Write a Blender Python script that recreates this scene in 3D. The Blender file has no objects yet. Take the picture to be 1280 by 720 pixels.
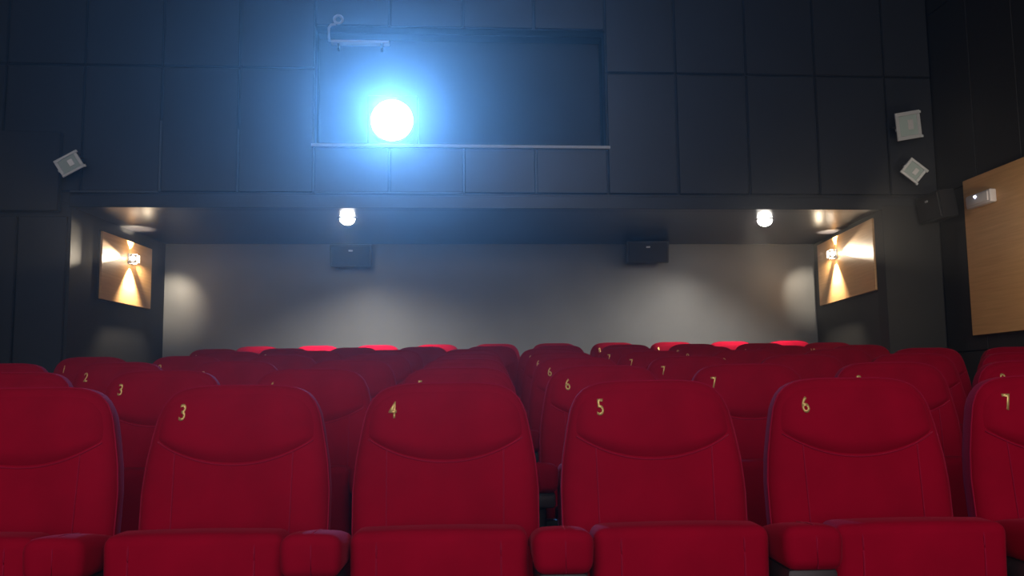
import bpy, bmesh, math, random
import numpy as np
from mathutils import Vector, Matrix, Euler
random.seed(7)
SC = bpy.context.scene
COL = SC.collection
PI = math.pi
TH = math.radians(3.0)          # the room is turned three degrees against the seat rows
CT, ST = math.cos(TH), math.sin(TH)
def R(a, b, z=0.0):             # room coordinates -> world
    return Vector((CT*a - ST*b, ST*a + CT*b, z))

# ------------------------------------------------------------------ materials
def new_mat(name):
    m = bpy.data.materials.new(name); m.use_nodes = True
    nt = m.node_tree
    return m, nt, nt.nodes['Principled BSDF']
def noise_bump(nt, bsdf, scale, strength, dist=.002, detail=4):
    tc = nt.nodes.new('ShaderNodeTexCoord'); n = nt.nodes.new('ShaderNodeTexNoise')
    n.inputs['Scale'].default_value = scale; n.inputs['Detail'].default_value = detail
    b = nt.nodes.new('ShaderNodeBump'); b.inputs['Strength'].default_value = strength; b.inputs['Distance'].default_value = dist
    nt.links.new(tc.outputs['Object'], n.inputs['Vector']); nt.links.new(n.outputs['Fac'], b.inputs['Height'])
    nt.links.new(b.outputs['Normal'], bsdf.inputs['Normal'])
    return tc, n
def mat_plain(name, col, rough=.5, metal=0, spec=.5, bump=None, vary=0):
    m, nt, p = new_mat(name)
    p.inputs['Base Color'].default_value = (*col, 1); p.inputs['Roughness'].default_value = rough
    p.inputs['Metallic'].default_value = metal; p.inputs['Specular IOR Level'].default_value = spec
    if bump:
        tc, n = noise_bump(nt, p, *bump)
        if vary:
            n2 = nt.nodes.new('ShaderNodeTexNoise'); n2.inputs['Scale'].default_value = 2.2; n2.inputs['Detail'].default_value = 5
            nt.links.new(tc.outputs['Object'], n2.inputs['Vector'])
            cr = nt.nodes.new('ShaderNodeValToRGB')
            cr.color_ramp.elements[0].position = .3; cr.color_ramp.elements[1].position = .75
            cr.color_ramp.elements[0].color = tuple(c*(1-vary) for c in col)+(1,)
            cr.color_ramp.elements[1].color = tuple(c*(1+vary) for c in col)+(1,)
            nt.links.new(n2.outputs['Fac'], cr.inputs['Fac']); nt.links.new(cr.outputs['Color'], p.inputs['Base Color'])
    return m
def mat_velvet(name, col, sheen=.18):
    m, nt, p = new_mat(name)
    tc, n = noise_bump(nt, p, 900, .25, .0015, 2)
    n2 = nt.nodes.new('ShaderNodeTexNoise'); n2.inputs['Scale'].default_value = 7; n2.inputs['Detail'].default_value = 6
    nt.links.new(tc.outputs['Object'], n2.inputs['Vector'])
    cr = nt.nodes.new('ShaderNodeValToRGB')
    cr.color_ramp.elements[0].position = .3; cr.color_ramp.elements[1].position = .8
    cr.color_ramp.elements[0].color = tuple(c*.86 for c in col)+(1,); cr.color_ramp.elements[1].color = tuple(c*1.14 for c in col)+(1,)
    nt.links.new(n2.outputs['Fac'], cr.inputs['Fac']); nt.links.new(cr.outputs['Color'], p.inputs['Base Color'])
    p.inputs['Roughness'].default_value = .85; p.inputs['Specular IOR Level'].default_value = .06
    p.inputs['Sheen Weight'].default_value = sheen; p.inputs['Sheen Roughness'].default_value = .35
    p.inputs['Sheen Tint'].default_value = (1, .12, .22, 1)
    return m
def mat_wood(name):
    m, nt, p = new_mat(name)
    tc = nt.nodes.new('ShaderNodeTexCoord'); mp = nt.nodes.new('ShaderNodeMapping')
    mp.inputs['Scale'].default_value = (1.2, 1.6, 42)
    n = nt.nodes.new('ShaderNodeTexNoise'); n.inputs['Scale'].default_value = 1.3; n.inputs['Detail'].default_value = 7; n.inputs['Roughness'].default_value = .6
    cr = nt.nodes.new('ShaderNodeValToRGB')
    cr.color_ramp.elements[0].position = .25; cr.color_ramp.elements[1].position = .8
    cr.color_ramp.elements[0].color = (.52, .27, .105, 1); cr.color_ramp.elements[1].color = (.70, .41, .175, 1)
    nt.links.new(tc.outputs['Object'], mp.inputs['Vector']); nt.links.new(mp.outputs['Vector'], n.inputs['Vector'])
    nt.links.new(n.outputs['Fac'], cr.inputs['Fac']); nt.links.new(cr.outputs['Color'], p.inputs['Base Color'])
    p.inputs['Roughness'].default_value = .42
    return m
def mat_emit(name, col, strength):
    m, nt, p = new_mat(name)
    p.inputs['Base Color'].default_value = (*col, 1)
    p.inputs['Emission Color'].default_value = (*col, 1); p.inputs['Emission Strength'].default_value = strength
    return m
M = dict(
    velvet=mat_velvet('red_velvet', (.36, .0008, .020)),
    piping=mat_velvet('velvet_piping', (.36, .006, .038), .6),
    shell=mat_plain('black_plastic', (.014, .013, .014), .45),
    support=mat_plain('dark_seat_support', (.05, .035, .04), .5, bump=(120, .2)),
    gold=mat_plain('gold_number', (1, .70, .26), .45, .6),
    wall=mat_plain('satin_black_wall', (.021, .024, .030), .36, bump=(60, .08), vary=.12),
    niche=mat_plain('satin_grey_wall', (.15, .155, .162), .40, bump=(25, .10, .004), vary=.10),
    soffit=mat_plain('satin_black_soffit', (.013, .012, .014), .30, bump=(25, .08)),
    sidewall=mat_plain('matt_black_wall', (.013, .0135, .015), .6, bump=(60, .1), vary=.1),
    carpet=mat_plain('dark_carpet', (.018, .012, .014), .95, bump=(400, .6)),
    wood=mat_wood('light_oak'),
    darkedge=mat_plain('black_edge', (.012, .012, .012), .5),
    metal=mat_plain('brushed_aluminium', (.60, .62, .63), .42, .25, bump=(90, .15)),
    whitemetal=mat_plain('white_painted_metal', (.55, .57, .60), .4),
    paleplastic=mat_plain('pale_plastic', (.62, .58, .58), .4),
    reflector=mat_plain('frosted_reflector', (.42, .52, .49), .3),
    speaker=mat_plain('speaker_cabinet', (.017, .018, .021), .4, bump=(80, .1)),
    grille=mat_plain('speaker_grille', (.014, .015, .018), .7, bump=(600, .6)),
    badge=mat_plain('silver_badge', (.75, .75, .75), .3, .3),
    lens=mat_emit('projector_light', (.62, .82, 1), 11),
    bulb=mat_emit('downlight_bulb', (1, .95, .85), 40),
    led=mat_emit('led', (.72, .75, 1), 6),
    sconce_led=mat_emit('sconce_led', (1, .86, .66), 30),
    strip=mat_plain('glint_strip', (.09, .095, .105), .4, .2),
    screen=mat_plain('screen_cloth', (.8, .8, .8), .9),
)

# ------------------------------------------------------------------ mesh helpers
def build(name, bm, mat, parent=None, smooth=False, auto=None):
    bmesh.ops.recalc_face_normals(bm, faces=bm.faces)
    me = bpy.data.meshes.new(name); bm.to_mesh(me); bm.free()
    me.materials.append(mat)
    if smooth:
        for p in me.polygons: p.use_smooth = True
    if auto is not None:
        for p in me.polygons: p.use_smooth = True
        me.set_sharp_from_angle(angle=math.radians(auto))
    o = bpy.data.objects.new(name, me); COL.objects.link(o)
    if parent is not None: o.parent = parent
    return o
def box(bm, x0, x1, y0, y1, z0, z1, bev=0, seg=2, mtx=None):
    r = bmesh.ops.create_cube(bm, size=1)
    vs = r['verts']
    for v in vs:
        v.co = Vector(((x0+x1)/2 + v.co.x*(x1-x0), (y0+y1)/2 + v.co.y*(y1-y0), (z0+z1)/2 + v.co.z*(z1-z0)))
    if bev:
        es = list({e for v in vs for e in v.link_edges})
        rr = bmesh.ops.bevel(bm, geom=es, offset=bev, segments=seg, affect='EDGES', profile=.5)
        vs = list({v for f in rr['faces'] for v in f.verts} | {v for v in vs if v.is_valid})
    if mtx is not None:
        for v in vs: v.co = mtx @ v.co
    return vs
def cyl(bm, p, q, r0, r1=None, n=20):
    p, q = Vector(p), Vector(q); d = q-p
    m = Matrix.Translation((p+q)/2) @ d.to_track_quat('Z', 'Y').to_matrix().to_4x4()
    return bmesh.ops.create_cone(bm, cap_ends=True, segments=n, radius1=r0, radius2=r0 if r1 is None else r1, depth=d.length, matrix=m)['verts']
def tube(bm, pts, r, n=6):
    pts = [Vector(p) for p in pts]; rings = []
    for i, p in enumerate(pts):
        d = (pts[min(i+1, len(pts)-1)] - pts[max(i-1, 0)]).normalized()
        q = d.to_track_quat('Z', 'Y')
        rings.append([bm.verts.new(p + q @ Vector((r*math.cos(2*PI*k/n), r*math.sin(2*PI*k/n), 0))) for k in range(n)])
    for a, b in zip(rings, rings[1:]):
        for k in range(n): bm.faces.new((a[k], a[(k+1) % n], b[(k+1) % n], b[k]))
    bm.faces.new(rings[0]); bm.faces.new(rings[-1])
def prism(bm, poly, z0, z1):
    lo = [bm.verts.new((x, y, z0)) for x, y in poly]; hi = [bm.verts.new((x, y, z1)) for x, y in poly]
    bm.faces.new(lo); bm.faces.new(hi)
    for i in range(len(poly)):
        j = (i+1) % len(poly); bm.faces.new((lo[i], lo[j], hi[j], hi[i]))
def empty(name, loc=(0, 0, 0), rz=0):
    o = bpy.data.objects.new(name, None); COL.objects.link(o)
    o.location = loc; o.rotation_euler = (0, 0, rz); o.empty_display_size = .1
    return o
def tag(o, label=None, cat=None, group=None, kind=None):
    if label: o['label'] = label
    if cat: o['category'] = cat
    if group: o['group'] = group
    if kind: o['kind'] = kind
    return o
def struct(name, bm, mat, label=None, room=True, auto=None):
    o = build(name, bm, mat, auto=auto)
    if room: o.rotation_euler.z = TH
    o['kind'] = 'structure'
    if label: o['label'] = label
    return o
def copy_tree(o, parent=None):
    c = o.copy(); COL.objects.link(c)
    if parent is not None: c.parent = parent
    for ch in list(o.children): copy_tree(ch, c)
    return c

# ------------------------------------------------------------------ cinema seat
TOP = .978
prof = [(.0, .085), (.004, .128), (.011, .158), (.024, .182), (.047, .2035), (.081, .218), (.133, .229), (.21, .2425), (.285, .249),
        (.39, .248), (.50, .243), (.57, .235), (.60, .225), (.62, .20)]
outl = [(w, TOP-d) for d, w in prof]
outl = outl + [(-w, z) for w, z in reversed(outl)]      # clockwise from the top right
ZC = .68
_ang = np.array([math.atan2(z-ZC, x) for x, z in outl]); _rad = np.array([math.hypot(x, z-ZC) for x, z in outl])
_o = np.argsort(_ang); _ang = _ang[_o]; _rad = _rad[_o]
_angp = np.concatenate([_ang-2*PI, _ang, _ang+2*PI])
_xs = np.tile(_rad*np.cos(_ang), 3); _zs = np.tile(_rad*np.sin(_ang), 3)
def outline(phi):                                       # interpolated along straight edges, fine enough with a smoothing pass
    return float(np.interp(phi, _angp, _xs)), float(np.interp(phi, _angp, _zs))
def rho_of(x, z):
    ox, oz = outline(math.atan2(z-ZC, x)); r = math.hypot(ox, oz)
    return min(1.0, math.hypot(x, z-ZC)/r)
DEPTH = .050
def lean(z): return (z-.906)*.13
def front(x, z, rho=None):
    if rho is None: rho = rho_of(x, z)
    y = lean(z) + DEPTH*(1-math.sqrt(max(0, 1-rho**7)))
    y += .010*(1-min(1, abs(x)/.155)**2) * (1 if z < .78 else max(0, 1-(z-.78)/.10))   # shallow dish between the bolsters
    return y
def seam(x): return .768 + .068*(abs(x)/.215)**2.1
def backrest_bm():
    bm = bmesh.new(); N = 96
    phis = [2*PI*k/N for k in range(N)]
    rh = [.0, .12, .24, .36, .48, .58, .67, .74, .80, .85, .89, .92, .945, .965, .98, .99, .997, 1.0]
    rings = []
    for r in rh[1:]:
        ring = []
        for p in phis:
            ox, oz = outline(p); x, z = ox*r, ZC+oz*r
            ring.append(bm.verts.new((x, front(x, z, r), z)))
        rings.append(ring)
    c = bm.verts.new((0, front(0, ZC, 0), ZC))
    for k in range(N): bm.faces.new((c, rings[0][k], rings[0][(k+1) % N]))
    for r, t in ((1.0, .078), (.985, .092), (.95, .098), (.5, .098)):
        ring = []
        for p in phis:
            ox, oz = outline(p); x, z = ox*r, ZC+oz*r
            ring.append(bm.verts.new((x, lean(z)+t, z)))
        rings.append(ring)
    for a, b in zip(rings, rings[1:]):
        for k in range(N): bm.faces.new((a[k], a[(k+1) % N], b[(k+1) % N], b[k]))
    bm.faces.new(rings[-1])
    return bm
HR = .945
def top_at(x):
    lo, hi = ZC, TOP
    for _ in range(30):
        mid = (lo+hi)/2
        if rho_of(x, mid) < HR: lo = mid
        else: hi = mid
    return lo
XM = .2095
def pad_t(u, v):
    e = min(1, max(0, v)/.22); e = e*(2-e)
    return .014*e*(1-v**3.0)*(1-abs(u)**10) - .003*(1-e) - .003*max(0, (v-.9)/.1) - .003*abs(u)**10
def headrest_bm():
    bm = bmesh.new(); NU, NV = 40, 22
    vv = [0, .012, .03, .055, .09] + [.09+.91*(k/(NV-5)) for k in range(1, NV-4)]
    g = []
    for i in range(NU+1):
        u = -1+2*i/NU; u = math.sin(u*PI/2)
        x = u*XM; z0 = seam(x); z1 = max(top_at(x), z0+.004)
        col = []
        for v in vv:
            z = z0+(z1-z0)*v
            col.append(bm.verts.new((x, front(x, z)-pad_t(u, v), z)))
        g.append(col)
    for i in range(NU):
        for j in range(len(vv)-1): bm.faces.new((g[i][j], g[i+1][j], g[i+1][j+1], g[i][j+1]))
    bd = [g[i][0] for i in range(NU+1)] + [g[NU][j] for j in range(1, len(vv))] + [g[i][-1] for i in range(NU-1, -1, -1)] + [g[0][j] for j in range(len(vv)-2, 0, -1)]
    bk = [bm.verts.new((p.co.x*.96, p.co.y+.02, p.co.z*.96+.036)) for p in bd]
    n = len(bd)
    for k in range(n): bm.faces.new((bd[k], bd[(k+1) % n], bk[(k+1) % n], bk[k]))
    bm.faces.new(bk)
    return bm
def head_surface(x, z):
    u = max(-1, min(1, x/XM)); z0 = seam(x); z1 = max(top_at(x), z0+.004)
    v = max(0, min(1, (z-z0)/(z1-z0)))
    return front(x, z)-pad_t(u, v)
def shell_bm():
    bm = bmesh.new(); N = 64; rings = []
    for r, t in ((.90, .090), (.93, .098), (.93, .106), (.88, .112), (.5, .114)):
        ring = []
        for k in range(N):
            ox, oz = outline(2*PI*k/N); x, z = ox*r, ZC+oz*r
            ring.append(bm.verts.new((x, lean(z)+t, z)))
        rings.append(ring)
    for a, b in zip(rings, rings[1:]):
        for k in range(N): bm.faces.new((a[k], a[(k+1) % N], b[(k+1) % N], b[k]))
    bm.faces.new(rings[0]); bm.faces.new(rings[-1])
    return bm
def piping_bm():
    out = []
    for s in (-1, 1):
        bm = bmesh.new(); pts = []
        for k in range(15):
            z = .47 + (seam(.155)-.004-.47)*k/14; x = s*(.152+.004*k/14)
            pts.append((x, front(x, z)-.0006, z))
        tube(bm, pts, .0018); out.append(bm)
    bm = bmesh.new(); pts = []
    for k in range(41):                                   # seam along the lower edge of the headrest
        x = -XM*.985 + 2*XM*.985*k/40; z = seam(x)-.002
        pts.append((x, front(x, z)-.0006, z))
    tube(bm, pts, .0020)
    return out + [bm]
def rim_bm():                                            # welt round the edge of the backrest
    bm = bmesh.new(); pts = []
    for k in range(97):
        p = -.75 + (PI+1.5)*k/96
        ox, oz = outline(p); r = .996; x, z = ox*r, ZC+oz*r
        pts.append((x, front(x, z, r)-.0005, z))
    tube(bm, pts, .0026)
    return bm
def cushion_bm():                                        # tipped up: its front edge is on top
    bm = bmesh.new()
    box(bm, -.205, .205, -.345, -.225, .24, .634, .026, 4)
    bmesh.ops.subdivide_edges(bm, edges=[e for e in bm.edges if e.calc_length() > .12], cuts=9, use_grid_fill=True)
    for v in bm.verts:
        a = 1-min(1, abs(v.co.x)/.205)**2; b = max(0, 1-((v.co.z-.44)/.2)**2)
        if v.co.y < -.285: v.co.y -= .016*a*b
        if v.co.z > .6: v.co.z += .004*a
        v.co.y -= (v.co.z-.44)*.06
    return bm
def cush_y(x, z):
    a = 1-min(1, abs(x)/.205)**2; b = max(0, 1-((z-.44)/.2)**2)
    y = -.345 - .016*a*b
    if z > .608:
        d = (z-.608)/.026; y = -.319 - .026*math.sqrt(max(0, 1-d*d))
    return y - (z-.44)*.06
def cushion_piping_bm():
    out = []
    for s in (-1, 1):
        bm = bmesh.new(); out.append(bm)
        pts = [(s*.142, cush_y(.142, .27+.36*k/40)-.0004, .27+.36*k/40) for k in range(41)]
        tube(bm, pts, .0022)
    return out
def pan_bm():                                            # plastic edge under the tipped cushion
    bm = bmesh.new()
    box(bm, -.15, .15, -.232, -.205, .26, .58, .008, 2)
    return bm
AX = .28                                                 # armrests stand half a pitch from the seat centre
def armrest_bm():
    bm = bmesh.new()
    box(bm, -.069, .069, -.435, -.11, .545, .645, .026, 4)
    bmesh.ops.subdivide_edges(bm, edges=[e for e in bm.edges if e.calc_length() > .08], cuts=6, use_grid_fill=True)
    for v in bm.verts:
        k = (v.co.y+.435)/.325
        w = 1-.06*max(0, (.60-v.co.z)/.05)
        v.co.x *= w
        if v.co.z > .60: v.co.z -= .055*k*k + .006*(v.co.x/.069)**2
        v.co.z = max(v.co.z, .545)
    return bm
def armrest_piping_bm():
    bm = bmesh.new()
    pts = [(.004, -.4352, .552), (.004, -.4356, .60), (.004, -.4352, .617), (.004, -.428, .634), (.004, -.413, .6445), (.004, -.38, .6445), (.004, -.30, .6358)]
    tube(bm, pts, .0018)
    return bm
def support_bm():
    bm = bmesh.new()
    box(bm, -.028, .028, -.36, .02, .03, .552, .012, 2)
    box(bm, -.058, .058, -.415, -.16, .495, .548, .012, 2)
    return bm
def foot_bm():
    bm = bmesh.new()
    box(bm, -.05, .05, -.38, .06, 0, .035, .01, 2)
    return bm
def bracket_bm():                                        # steel bar that carries backrest and cushion between the supports
    bm = bmesh.new()
    box(bm, -.248, .248, -.20, -.15, .38, .43, .008, 2)
    box(bm, -.20, -.15, -.17, .04, .39, .46, .008, 2); box(bm, .15, .20, -.17, .04, .39, .46, .008, 2)
    return bm

DIGIT = {}
def digit_mesh(n):
    if n in DIGIT: return DIGIT[n]
    cu = bpy.data.curves.new('digit', 'FONT'); cu.body = str(n); cu.size = .062; cu.offset = .0009; cu.align_x = 'CENTER'
    cu.resolution_u = 4; cu.dimensions = '2D'; cu.fill_mode = 'FRONT'
    t = bpy.data.objects.new('digit', cu); COL.objects.link(t)
    bpy.context.view_layer.update()
    me = bpy.data.meshes.new_from_object(t.evaluated_get(bpy.context.evaluated_depsgraph_get()))
    bpy.data.objects.remove(t)
    bm = bmesh.new(); bm.from_mesh(me); bpy.data.meshes.remove(me)
    xs = [v.co.x for v in bm.verts]; ys = [v.co.y for v in bm.verts]
    cx, cy = (min(xs)+max(xs))/2, (min(ys)+max(ys))/2; sy = .0445/(max(ys)-min(ys))
    bmesh.ops.remove_doubles(bm, verts=bm.verts, dist=1e-5)
    bmesh.ops.triangulate(bm, faces=bm.faces)
    ext = bmesh.ops.extrude_face_region(bm, geom=list(bm.faces))
    up = {v for v in ext['geom'] if isinstance(v, bmesh.types.BMVert)}
    for v in bm.verts:
        x = -.141+(v.co.x-cx)*sy*.72; z = .9065+(v.co.y-cy)*sy
        v.co = Vector((x, head_surface(x, z) - (.0022 if v in up else -.001), z))
    bmesh.ops.recalc_face_normals(bm, faces=bm.faces)
    m = bpy.data.meshes.new('seat_number'); bm.to_mesh(m); bm.free(); m.materials.append(M['gold'])
    DIGIT[n] = m
    return m

def make_seat():
    r = empty('cinema_chair')
    b = build('backrest', backrest_bm(), M['velvet'], r, smooth=True)
    for q in piping_bm(): build('piping', q, M['piping'], b, smooth=True)
    build('welt', rim_bm(), M['piping'], b, smooth=True)
    build('headrest', headrest_bm(), M['velvet'], r, smooth=True)
    tag(build('back_shell', shell_bm(), M['shell'], r, auto=40), 'black plastic shell behind the backrest')
    c = build('seat_cushion', cushion_bm(), M['velvet'], r, smooth=True)
    for q in cushion_piping_bm(): build('piping', q, M['piping'], c, smooth=True)
    build('seat_pan', pan_bm(), M['shell'], c, auto=40)
    a = build('armrest', armrest_bm(), M['velvet'], r, smooth=True); a.location.x = AX
    build('piping', armrest_piping_bm(), M['piping'], a, smooth=True)
    s = build('side_support', support_bm(), M['support'], r, auto=40); s.location.x = AX
    build('foot', foot_bm(), M['shell'], s, auto=40)
    build('carrier_bar', bracket_bm(), M['shell'], r, auto=40)
    return r
proto = make_seat()
arm_src = [o for o in proto.children if o.name.startswith(('armrest', 'side_support'))]

D1, PITCH, W, RISE = 2.545, 1.018, .56, .0697
X0 = .1656                                               # the gap between seats 4 and 5 of the front row
ORD = ['front row', 'second row', 'third row', 'fourth row', 'fifth row', 'sixth row', 'back row']
rows = [  # first column, last column, number of column 0, sideways shift
    (-3, 2, 5, 0), (-4, 3, 6, 0), (-5, 4, 6, 0), (-5, 5, 6, 0), (-4, 4, 6, 0), (-5, 4, 6, .14), (-5, 4, 7, .195)]
chairs = []
for k, (c0, c1, n0, sh) in enumerate(rows):
    for c in range(c0, c1+1):
        o = proto if not chairs else copy_tree(proto)
        n = c+n0
        chairs.append((o, n, c == c0))
        o.location = (X0 + W*(c+.5) + sh, D1 + PITCH*k + (.15 if k == 6 else 0), RISE*k + (.008 if k == 6 else 0))
        nm = 'red velvet cinema chair with gold number %d, tipped up, in the %s' % (n, ORD[k])
        if k == 0:
            nm = 'large red velvet cinema chair with gold number %d, in the front row' % n
        if k == 0 and c == c0:
            nm = 'large red velvet cinema chair in the front row, cut by the left picture edge'
        elif k == 6:
            nm = 'small distant red velvet cinema chair with number %d, in the back row under the soffit' % n
        tag(o, nm, 'cinema chair', 'red velvet cinema chairs in raked rows')
for o, n, end in chairs:
    d = bpy.data.objects.new('seat_number', digit_mesh(n)); COL.objects.link(d); d.parent = o
    d['label'] = 'gold number %d' % n
    if end:                                             # the end chair has a second armrest
        for s in arm_src:
            e = copy_tree(s, o); e.location.x = -AX

# ------------------------------------------------------------------ the room
F, BK = 8.09, 10.12
LA, RA = -5.3, 4.58                                      # side walls
CEIL, SOF = 6.2, 2.565
bm = bmesh.new()                                         # floor: low steps, one per seat row
poly = [(-5.6, 0.0)]
box(bm, -6.2, 6.2, -7, D1+PITCH-.62, -.25, 0)
for k in range(1, 7):
    y0 = D1+PITCH*k-.62; y1 = D1+PITCH*(k+1)-.62 if k < 6 else 12.2
    box(bm, -6.2, 6.2, y0, y1, -.25, RISE*k + (.008 if k == 6 else 0))
struct('floor', bm, M['carpet'], 'dark carpeted floor rising in low steps', room=False)

def panels(bm, cuts_a, cuts_z, face, depth, holes=(), gap=.012, bev=.009):
    for a0, a1 in zip(cuts_a, cuts_a[1:]):
        for z0, z1 in zip(cuts_z, cuts_z[1:]):
            if any(a0 >= h[0]-1e-3 and a1 <= h[1]+1e-3 and z0 >= h[2]-1e-3 and z1 <= h[3]+1e-3 for h in holes): continue
            box(bm, a0+gap/2, a1-gap/2, face, face+depth, z0+gap/2, z1-gap/2, bev, 1)
# upper front of the projection booth, above the soffit, with the projection port left open
PA0, PA1, PZ0, PZ1 = -1.076, 1.521, 3.125, 4.205
bm = bmesh.new()
cuts = [-5.3, -4.99, -4.34, -3.69, -3.035, -2.38, -1.725, -1.076]
mid = [-1.076, -.42, .234, .874, 1.521]
right = [1.521, 2.161, 2.817, 3.466, 4.131, 4.58]
zc = [2.69, 3.81, 4.95, 6.2]
panels(bm, cuts, zc, F, .03); panels(bm, right, zc, F, .03)
panels(bm, mid, [2.69, PZ0], F, .03); panels(bm, mid, [PZ1, 4.95, 6.2], F, .03)
for a0, a1, z0, z1 in ((LA, PA0, 2.60, CEIL), (PA1, RA, 2.60, CEIL), (PA0, PA1, 2.60, PZ0-.004), (PA0, PA1, PZ1+.004, CEIL)):
    box(bm, a0, a1, F+.03, F+.18, z0, z1)
struct('wall_front', bm, M['wall'], 'dark panelled upper wall around the projection port')
# port recess: reveal and back
bm = bmesh.new()
d1 = F+.34
box(bm, PA0-.1, PA1+.1, d1, d1+.05, PZ0-.1, PZ1+.1)
box(bm, PA0-.1, PA0, F+.18, d1, PZ0-.1, PZ1+.1); box(bm, PA1, PA1+.1, F+.18, d1, PZ0-.1, PZ1+.1)
box(bm, PA0, PA1, F+.18, d1, PZ1, PZ1+.1); box(bm, PA0, PA1, F+.18, d1, PZ0-.1, PZ0)
struct('wall_port', bm, M['sidewall'], 'dark recess of the projection port')
# sill that catches the projector light
bm = bmesh.new(); box(bm, PA0-.02, PA1+.02, F-.035, F+.20, PZ0-.028, PZ0, .004, 1)
struct('trim_1', bm, M['whitemetal'], 'pale metal sill along the bottom of the projection port')
# fascia strip under the panels and dark shadow gap
bm = bmesh.new(); box(bm, -3.13, RA, F+.012, F+.15, SOF-.004, 2.672, .004, 1)
struct('trim_2', bm, M['wall'], 'dark fascia strip along the edge of the soffit')
# soffit (niche ceiling)
bm = bmesh.new(); box(bm, -3.2, 4.5, F+.05, BK+.05, SOF, SOF+.03)
struct('ceiling_niche', bm, M['soffit'], 'glossy dark soffit over the back rows')
# slim pale strips added as glints of projector light on the panel edges
for i, (a0, a1, z0, z1) in enumerate(((-2.388, -2.372, 2.70, 3.32), (-1.731, -1.719, 2.70, 3.25), (-1.084, -1.068, 2.70, 3.09), (.226, .242, 2.70, 3.09), (.866, .882, 2.70, 3.09), (-3.12, -2.39, 2.686, 2.700), (-1.066, .224, 2.686, 2.700))):
    bm = bmesh.new(); box(bm, a0, a1, F-.008, F+.02, z0, z1, .002, 1)
    struct('trim_%d' % (i+3), bm, M['strip'], 'thin grey strip standing in for light on a panel edge')
# niche walls
bm = bmesh.new(); box(bm, -3.2, 4.5, BK, BK+.1, 0, SOF)
struct('wall_back', bm, M['niche'], 'dark grey satin back wall under the soffit')
bm = bmesh.new(); prism(bm, [(-3.11, F+.03), (-2.895, BK), (-3.2, BK), (-3.2, F+.03)], 0, SOF)
struct('wall_niche_left', bm, M['sidewall'], 'dark side wall at the left end of the niche')
bm = bmesh.new(); prism(bm, [(4.04, F+.03), (4.6, F+.03), (4.6, BK), (4.225, BK)], 0, SOF)
struct('wall_niche_right', bm, M['sidewall'], 'dark side wall at the right end of the niche')
# front faces beside the niche
bm = bmesh.new(); panels(bm, [-5.3, -4.19, -3.54, -3.13], [-.1, 2.49], F, .04, gap=.014); box(bm, -5.3, -3.11, F+.04, F+.18, 0, 2.69)
struct('wall_left_front', bm, M['wall'], 'dark panelled wall face left of the niche')
bm = bmesh.new(); box(bm, -5.3, -3.19, F-.07, F+.0, 2.515, 3.20, .006, 1)
struct('wall_left_box', bm, M['wall'], 'dark boxed-out panel on the upper left wall')
bm = bmesh.new(); box(bm, 4.04, 4.58, F+.01, F+.18, 0, 2.60, .005, 1)
struct('wall_right_front', bm, M['sidewall'], 'dark wall face right of the niche')
# side walls, ceiling, screen wall
bm = bmesh.new()
bs = [F-.62*k for k in range(0, 24)][::-1]
for b0, b1 in zip(bs, bs[1:]):
    for z0, z1 in ((-.1, 1.25), (1.25, 2.69), (2.69, 4.4), (4.4, 6.2)):
        box(bm, RA, RA+.03, b0+.005, b1-.005, z0+.005, z1-.005, .004, 1)
box(bm, RA+.03, RA+.15, -6.3, F+.2, 0, CEIL)
struct('wall_right', bm, M['sidewall'], 'black panelled side wall on the right')
bm = bmesh.new(); box(bm, LA-.15, LA, -6.3, F+.2, 0, CEIL)
struct('wall_left', bm, M['sidewall'], 'black side wall on the left')
bm = bmesh.new(); box(bm, LA-.15, RA+.15, -6.3, F+.2, CEIL, CEIL+.1)
struct('ceiling', bm, M['sidewall'], 'black auditorium ceiling')
bm = bmesh.new(); box(bm, LA-.15, RA+.15, -6.4, -6.3, 0, CEIL)
struct('wall_screen', bm, M['sidewall'], 'black wall behind the screen')
def room_thing(name, a, b, z, label, cat, group=None, extra=0):
    return tag(empty(name, R(a, b, z), TH+extra), label, cat, group)

# ------------------------------------------------------------------ wooden wall panels
def wood_panel(a, b, z, length, h, ang, label):
    t = room_thing('wall_panel', a, b, z, label, 'wall panel', 'light oak wall panels', ang)   # local +x = out of the wall, y along it
    bm = bmesh.new(); box(bm, .012, .032, -length/2, length/2, 0, h, .002, 1)
    build('veneer_board', bm, M['wood'], t)
    bm = bmesh.new(); box(bm, -.004, .012, -length/2-.012, length/2+.012, -.012, h+.012)
    build('backing_frame', bm, M['darkedge'], t)
    return t
nL = math.atan2(.215, 2.03); nR = math.atan2(.185, 2.03)
def left_a(b): return -3.11+(b-8.12)*.215/2.0
def right_a(b): return 4.04+(b-8.12)*.185/2.0
wood_panel(left_a(9.17), 9.17, 1.83, 1.09, .615, -nL, 'oak panel lit by a sconce on the left niche wall')
wood_panel(right_a(9.08), 9.08, 1.845, 1.63, .67, PI-nR, 'oak panel lit by a sconce on the right niche wall')
wood_panel(RA, 5.635, 1.38, 4.0, 1.34, PI, 'large oak panel on the right side wall beside the emergency light')

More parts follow.
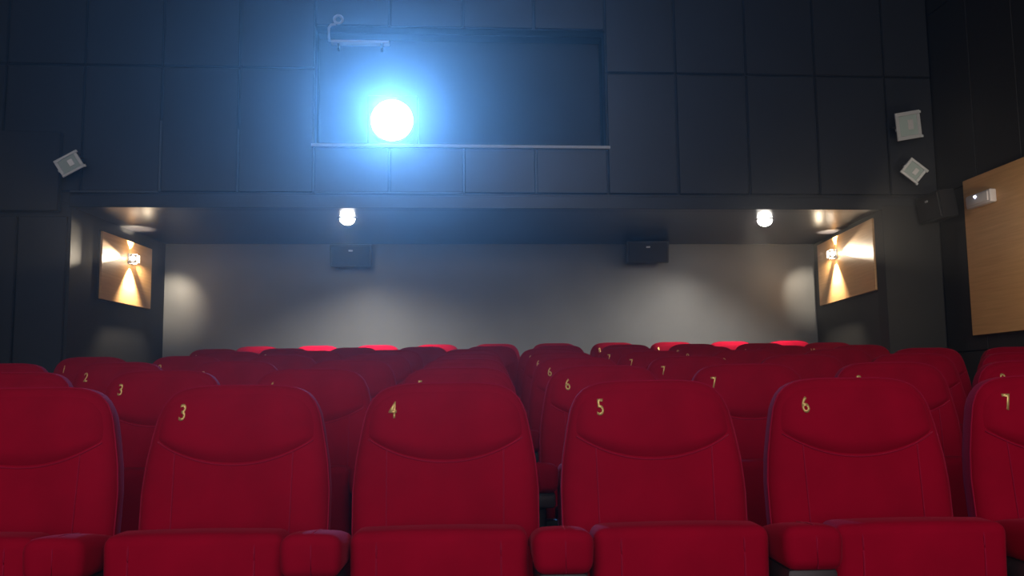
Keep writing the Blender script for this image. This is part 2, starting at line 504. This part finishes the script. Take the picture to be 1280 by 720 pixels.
# ------------------------------------------------------------------ sconces on the two niche panels
def sconce(a, b, z, ang, label, sy):
    t = room_thing('wall_sconce', a, b, z, label, 'wall light', 'four-beam sconces', ang)
    bm = bmesh.new(); box(bm, .030, .042, -.05, .05, -.05, .05, .004, 2)
    build('back_plate', bm, M['whitemetal'], t)
    bm = bmesh.new(); box(bm, .042, .115, -.04, .04, -.04, .04, .006, 2)
    h = build('lamp_body', bm, M['whitemetal'], t)
    bm = bmesh.new()
    for p in ((0, 0, .0405), (0, 0, -.0405), (0, .0405, 0), (0, -.0405, 0)):
        p = Vector(p); q = p.normalized()*.004
        cyl(bm, p+Vector((.078, 0, 0)), p+q+Vector((.078, 0, 0)), .022, n=16)
    build('lens', bm, M['sconce_led'], h)
    for d, sz, pw, bl in (((0, 0, 1), 84, 20, .6), ((0, 0, -1), 90, 60, .7), ((0, sy, -.40), 50, 13, 1), ((0, -sy, .0), 28, 30, .6)):  # slanted beam is added to imitate the reflection on the back wall
        L = bpy.data.lights.new('sconce_beam', 'SPOT'); L.energy = pw*SCONCE; L.color = (1, .84, .62); L.spot_size = math.radians(sz); L.spot_blend = bl
        L.shadow_soft_size = .012
        lo = bpy.data.objects.new('sconce_beam', L); COL.objects.link(lo); lo.parent = t
        dv = Vector(d).normalized(); lo.location = Vector((.078, 0, 0))+dv*.05
        lo.rotation_euler = (-dv).to_track_quat('Z', 'Y').to_euler()
    L = bpy.data.lights.new('sconce_glow', 'POINT'); L.energy = 2.6; L.color = (1, .80, .55); L.shadow_soft_size = .03
    lo = bpy.data.objects.new('sconce_glow', L); COL.objects.link(lo); lo.parent = t; lo.location = (.19, 0, 0)
    return t
SCONCE = 3.5
sconce(left_a(9.20), 9.20, 2.27, -nL, 'small bright sconce on the left oak niche panel', 1)
sconce(right_a(9.30), 9.30, 2.33, PI-nR, 'small bright sconce on the right oak niche panel', -1)

# ------------------------------------------------------------------ downlights in the soffit
def downlight(a, b, label, pw, aim):
    t = room_thing('downlight', a, b, SOF, label, 'ceiling light', 'soffit downlights')
    bm = bmesh.new(); cyl(bm, (0, 0, -.006), (0, 0, .0), .085, .095, 28)
    build('trim_ring', bm, M['speaker'], t, auto=40)
    bm = bmesh.new(); bmesh.ops.create_uvsphere(bm, u_segments=20, v_segments=12, radius=.07, matrix=Matrix.Translation((0, 0, -.008)) @ Matrix.Diagonal((1, 1, .8, 1)))
    build('bulb', bm, M['bulb'], t, smooth=True)
    L = bpy.data.lights.new('downlight_beam', 'SPOT'); L.energy = pw; L.color = (1, .92, .80); L.spot_size = math.radians(120); L.spot_blend = 1; L.shadow_soft_size = .05
    lo = bpy.data.objects.new('downlight_beam', L); COL.objects.link(lo); lo.parent = t; lo.location = (0, 0, -.115); lo.rotation_euler = (-Vector(aim)).to_track_quat('Z', 'Y').to_euler()
    return t
downlight(-.83, 8.60, 'bright round downlight in the soffit above the left half of the back rows', 270, (.1, .36, -1))
downlight(3.13, 8.62, 'bright round downlight in the soffit above the right half of the back rows', 225, (-.38, .40, -1))

# warm wall light further along the right side wall, beyond the edge of the picture
L = bpy.data.lights.new('side_wall_lamp', 'SPOT'); L.energy = 44; L.color = (1, .84, .62); L.spot_size = math.radians(118); L.spot_blend = 1; L.shadow_soft_size = .05
lo = bpy.data.objects.new('side_wall_lamp', L); COL.objects.link(lo); lo.location = R(RA-.45, 5.6, 2.05)
lo.rotation_euler = (R(RA-.45, 5.6, 2.05)-R(RA, 7.0, 2.0)).to_track_quat('Z', 'Y').to_euler()

# ------------------------------------------------------------------ speakers
def speaker(a, b, z, w, h, d, rz, tilt, label):
    t = room_thing('wall_speaker', a, b, z, label, 'speaker', 'black wall speakers', rz)    # local -y = front, origin on the wall behind
    m = Matrix.Translation((0, -.05-d/2, 0)) @ Matrix.Rotation(tilt, 4, 'X')
    bm = bmesh.new()
    prism(bm, [(-w/2, -d/2), (w/2, -d/2), (w*.40, d/2), (-w*.40, d/2)], -h/2, h/2)
    bmesh.ops.bevel(bm, geom=list(bm.edges), offset=.006, segments=2, affect='EDGES')
    for v in bm.verts: v.co = m @ v.co
    c = build('cabinet', bm, M['speaker'], t, auto=40)
    bm = bmesh.new(); box(bm, -w*.45, w*.45, -d/2-.012, -d/2+.004, -h*.44, h*.44, .005, 2, m); build('grille', bm, M['grille'], t)
    bm = bmesh.new(); box(bm, -.022, .022, -d/2-.018, -d/2-.011, h*.20, h*.20+.018, .002, 1, m); build('badge', bm, M['badge'], c)
    bm = bmesh.new(); box(bm, -.04, .04, -.012, -.0, -.06, .06, .003, 1); cyl(bm, (0, -.012, 0), (0, -.08, 0), .015); build('bracket', bm, M['darkedge'], t)
    return t
speaker(-.915, BK, 2.415, .44, .235, .20, 0, math.radians(10), 'black speaker on the back wall under the left downlight')
speaker(2.27, BK, 2.455, .47, .235, .20, 0, math.radians(10), 'black speaker on the back wall left of the right downlight')
speaker(RA, 7.87, 2.545, .40, .245, .17, -PI/2, math.radians(8), 'black speaker on the right side wall beside the large oak panel')

# ------------------------------------------------------------------ floodlights
def floodlight(a, z, w, h, roll, label, face=.09):
    t = room_thing('floodlight', a, F, z, label, 'floodlight', 'small silver floodlights')
    m = Matrix.Translation((0, -.13, 0)) @ Matrix.Rotation(roll, 4, 'Y') @ Matrix.Rotation(math.radians(12), 4, 'X')
    bm = bmesh.new()
    lo = [bm.verts.new(m @ Vector((sx*w*.33, .05, sz*h*.33))) for sx, sz in ((-1, -1), (1, -1), (1, 1), (-1, 1))]
    hi = [bm.verts.new(m @ Vector((sx*w*.5, -.02, sz*h*.5))) for sx, sz in ((-1, -1), (1, -1), (1, 1), (-1, 1))]
    bm.faces.new(lo); bm.faces.new(hi)
    for i in range(4): bm.faces.new((lo[i], lo[(i+1) % 4], hi[(i+1) % 4], hi[i]))
    hs = build('housing', bm, M['metal'], t)
    bm = bmesh.new()
    for x0, x1, z0, z1 in ((-w/2, w/2, h*.36, h/2), (-w/2, w/2, -h/2, -h*.36), (-w/2, -w*.36, -h*.36, h*.36), (w*.36, w/2, -h*.36, h*.36)):
        box(bm, x0, x1, -.034, -.019, z0, z1, .003, 1, m)
    build('front_frame', bm, M['metal'], t)
    for sx, sz in ((1, .42), (1, -.46), (-1, -.1)):
        bm = bmesh.new(); box(bm, sx*w*.5-.006, sx*w*.5+.012, -.036, -.012, sz*h-.012, sz*h+.012, .003, 1, m); build('clip', bm, M['metal'], hs)
    bm = bmesh.new(); box(bm, -w*.37, w*.37, -.027, -.021, -h*.37, h*.37, 0, 1, m); gl = build('front_glass', bm, M['reflector'], t)
    bm = bmesh.new(); box(bm, -w*.02, w*.20, -.032, -.026, -h*.16, h*.20, .002, 1, m); build('led_module', bm, M['badge'], gl)
    bm = bmesh.new()
    for sx in (-1, 1):
        cyl(bm, m @ Vector((sx*w*.5, 0, 0)), m @ Vector((sx*w*.58, 0, 0)), .012, n=10)
        tube(bm, [m @ Vector((sx*w*.55, 0, 0)), m @ Vector((sx*w*.5, .08, 0)), Vector((sx*.03, -.006, 0))], .007)
    box(bm, -.045, .045, -.012, 0, -.03, .03, .002, 1)
    build('bracket', bm, M['speaker'], t)
    return t
floodlight(-3.08, 2.90, .20, .155, math.radians(-30), 'small silver floodlight on the left wall, tilted, beside the boxed panel')
floodlight(4.25, 3.31, .235, .25, math.radians(-10), 'larger silver floodlight on the right, upper of the two')
floodlight(4.28, 2.89, .185, .165, math.radians(38), 'small silver floodlight on the right, lower and tilted like a diamond')

# ------------------------------------------------------------------ emergency light on the big panel
t = room_thing('emergency_light', RA-.032, 7.33, 2.50, 'pale emergency light with a glowing dot on the large oak panel', 'emergency light', None, PI)
bm = bmesh.new(); box(bm, 0, .06, -.175, .175, -.055, .055, .012, 3); hs = build('housing', bm, M['paleplastic'], t, auto=40)
bm = bmesh.new(); box(bm, .058, .074, -.155, .155, -.04, .04, .008, 2); build('diffuser', bm, M['paleplastic'], t, auto=40)
bm = bmesh.new(); bmesh.ops.create_uvsphere(bm, u_segments=12, v_segments=8, radius=.013, matrix=Matrix.Translation((.075, -.01, .022))); tag(build('indicator', bm, M['led'], hs, smooth=True), 'glowing blue-white dot')

# ------------------------------------------------------------------ projector in its port, little shelf and bracket beside it
LX, LZ, LY = -.398, 3.345, F-.06
t = room_thing('projector', LX, F+.17, PZ0, 'projector with a dazzling lens in the wall port', 'projector')
bm = bmesh.new(); box(bm, -.23, .23, -.02, .14, .002, .50, .02, 3); build('projector_body', bm, M['speaker'], t, auto=40)
bm = bmesh.new(); cyl(bm, (0, -.17, LZ-PZ0), (0, 0, LZ-PZ0), .20, .20, 40); brl = build('lens_barrel', bm, M['shell'], t, auto=40)
bm = bmesh.new(); bmesh.ops.create_uvsphere(bm, u_segments=40, v_segments=16, radius=.185, matrix=Matrix.Translation((0, -.17, LZ-PZ0)) @ Matrix.Diagonal((1, .35, 1, 1)))  # lens widened so its disc takes in the bloom
tag(build('lens', bm, M['lens'], brl, smooth=True), 'glowing white lens, widened to its bloom')
L = bpy.data.lights.new('projector_beam', 'SPOT'); L.energy = 860; L.color = (.13, .41, 1); L.spot_size = math.radians(85); L.spot_blend = 1.0; L.shadow_soft_size = .08
lo = bpy.data.objects.new('projector_beam', L); COL.objects.link(lo); lo.parent = t; lo.location = (0, -.27, LZ-PZ0)
lo.rotation_euler = Vector((0.08, 1, .12)).to_track_quat('Z', 'Y').to_euler()

t = room_thing('wall_shelf', -.675, F, 4.02, 'narrow pale shelf on the wall above the projector', 'shelf')
bm = bmesh.new(); box(bm, -.255, .255, -.09, 0, 0, .022, .003, 1); build('board', bm, M['whitemetal'], t)
bm = bmesh.new(); box(bm, -.2, -.18, -.07, 0, -.05, 0, .002, 1); box(bm, .18, .2, -.07, 0, -.05, 0, .002, 1); build('bracket', bm, M['speaker'], t)
t = room_thing('wall_camera', -.95, F, 4.06, 'tiny pale camera on a bent arm above the projector', 'camera')
bm = bmesh.new(); tube(bm, [(0, -.002, 0), (0, -.05, .02), (0, -.06, .10), (.02, -.065, .125), (.06, -.07, .13)], .012, 8); build('bent_arm', bm, M['whitemetal'], t, smooth=True)
bm = bmesh.new()
N = 24
rp = [(.085+.036*math.cos(2*PI*k/N), -.075, .172+.036*math.sin(2*PI*k/N)) for k in range(N+1)]
tube(bm, rp, .012, 8); build('ring', bm, M['whitemetal'], t, smooth=True)
bm = bmesh.new(); cyl(bm, (.085, -.07, .172), (.085, -.04, .172), .032); build('camera_body', bm, M['speaker'], t)

# ------------------------------------------------------------------ screen and house lights (behind and above the camera)
s = empty('cinema_screen', R(-.3, -5.95, .9), TH); tag(s, 'white cinema screen on the wall facing the seats', 'screen')
bm = bmesh.new(); box(bm, -3.6, 3.6, -.02, 0, 0, 3.4); build('screen_cloth', bm, M['screen'], s)
bm = bmesh.new()
for q in ((-3.75, 3.75, -.05, .02, -.15, 0), (-3.75, 3.75, -.05, .02, 3.4, 3.55), (-3.75, -3.6, -.05, .02, 0, 3.4), (3.6, 3.75, -.05, .02, 0, 3.4)): box(bm, *q)
build('masking_frame', bm, M['shell'], s)
def area_lamp(x, y, z, pw, size, col, target):
    L = bpy.data.lights.new('unseen_area_light', 'AREA'); L.energy = pw; L.shape = 'RECTANGLE'; L.size, L.size_y = size; L.color = col
    o = bpy.data.objects.new('unseen_area_light', L); COL.objects.link(o); o.location = (x, y, z)
    o.rotation_euler = (Vector((x, y, z))-Vector(target)).to_track_quat('Z', 'Y').to_euler()
    return o
area_lamp(0, -5.7, 2.6, 270, (7, 3.2), (1, .93, .92), (0, 4, 1.2))       # unseen lamp standing in for light coming back from the lit screen
area_lamp(1.0, -.5, 6.1, 95, (4, 1.5), (1, .90, .86), (1.2, 3.5, 0))        # ceiling house lights

# ------------------------------------------------------------------ hazy air, added to make the blue glow round the projector
wd = bpy.data.worlds.new('hall_air'); SC.world = wd; wd.use_nodes = True
nt = wd.node_tree; nt.nodes.clear()
out = nt.nodes.new('ShaderNodeOutputWorld'); bg = nt.nodes.new('ShaderNodeBackground'); bg.inputs['Color'].default_value = (0, 0, 0, 1)
vs = nt.nodes.new('ShaderNodeVolumeScatter'); vs.inputs['Density'].default_value = .011; vs.inputs['Anisotropy'].default_value = .88; vs.inputs['Color'].default_value = (1, 1, 1, 1)
nt.links.new(bg.outputs[0], out.inputs['Surface']); nt.links.new(vs.outputs[0], out.inputs['Volume'])

# ------------------------------------------------------------------ camera
cd = bpy.data.cameras.new('camera'); cam = bpy.data.objects.new('camera', cd); COL.objects.link(cam)
cd.sensor_width = 36; cd.lens = 36*1168/1280; cd.clip_start = .05
yaw, pit, rol = math.radians(1.57), math.radians(6.35), math.radians(-.7)
fw = Vector((math.sin(yaw)*math.cos(pit), math.cos(yaw)*math.cos(pit), math.sin(pit)))
rt = Vector((math.cos(yaw), -math.sin(yaw), 0)); up = rt.cross(fw)
a = -rol
r2 = math.cos(a)*rt - math.sin(a)*up; u2 = math.sin(a)*rt + math.cos(a)*up
cam.matrix_world = Matrix((( r2.x, u2.x, -fw.x, 0), (r2.y, u2.y, -fw.y, 0), (r2.z, u2.z, -fw.z, .95), (0, 0, 0, 1)))
SC.camera = cam
SC.view_settings.view_transform = 'Standard'; SC.view_settings.look = 'None'
SC.view_settings.exposure = 0; SC.view_settings.gamma = 1; SC.view_settings.use_curve_mapping = False
SC.cycles.use_denoising = True
SC.cycles.max_bounces = 6; SC.cycles.diffuse_bounces = 3; SC.cycles.glossy_bounces = 3; SC.cycles.transparent_max_bounces = 8; SC.cycles.volume_bounces = 0
SC.cycles.sample_clamp_indirect = 4
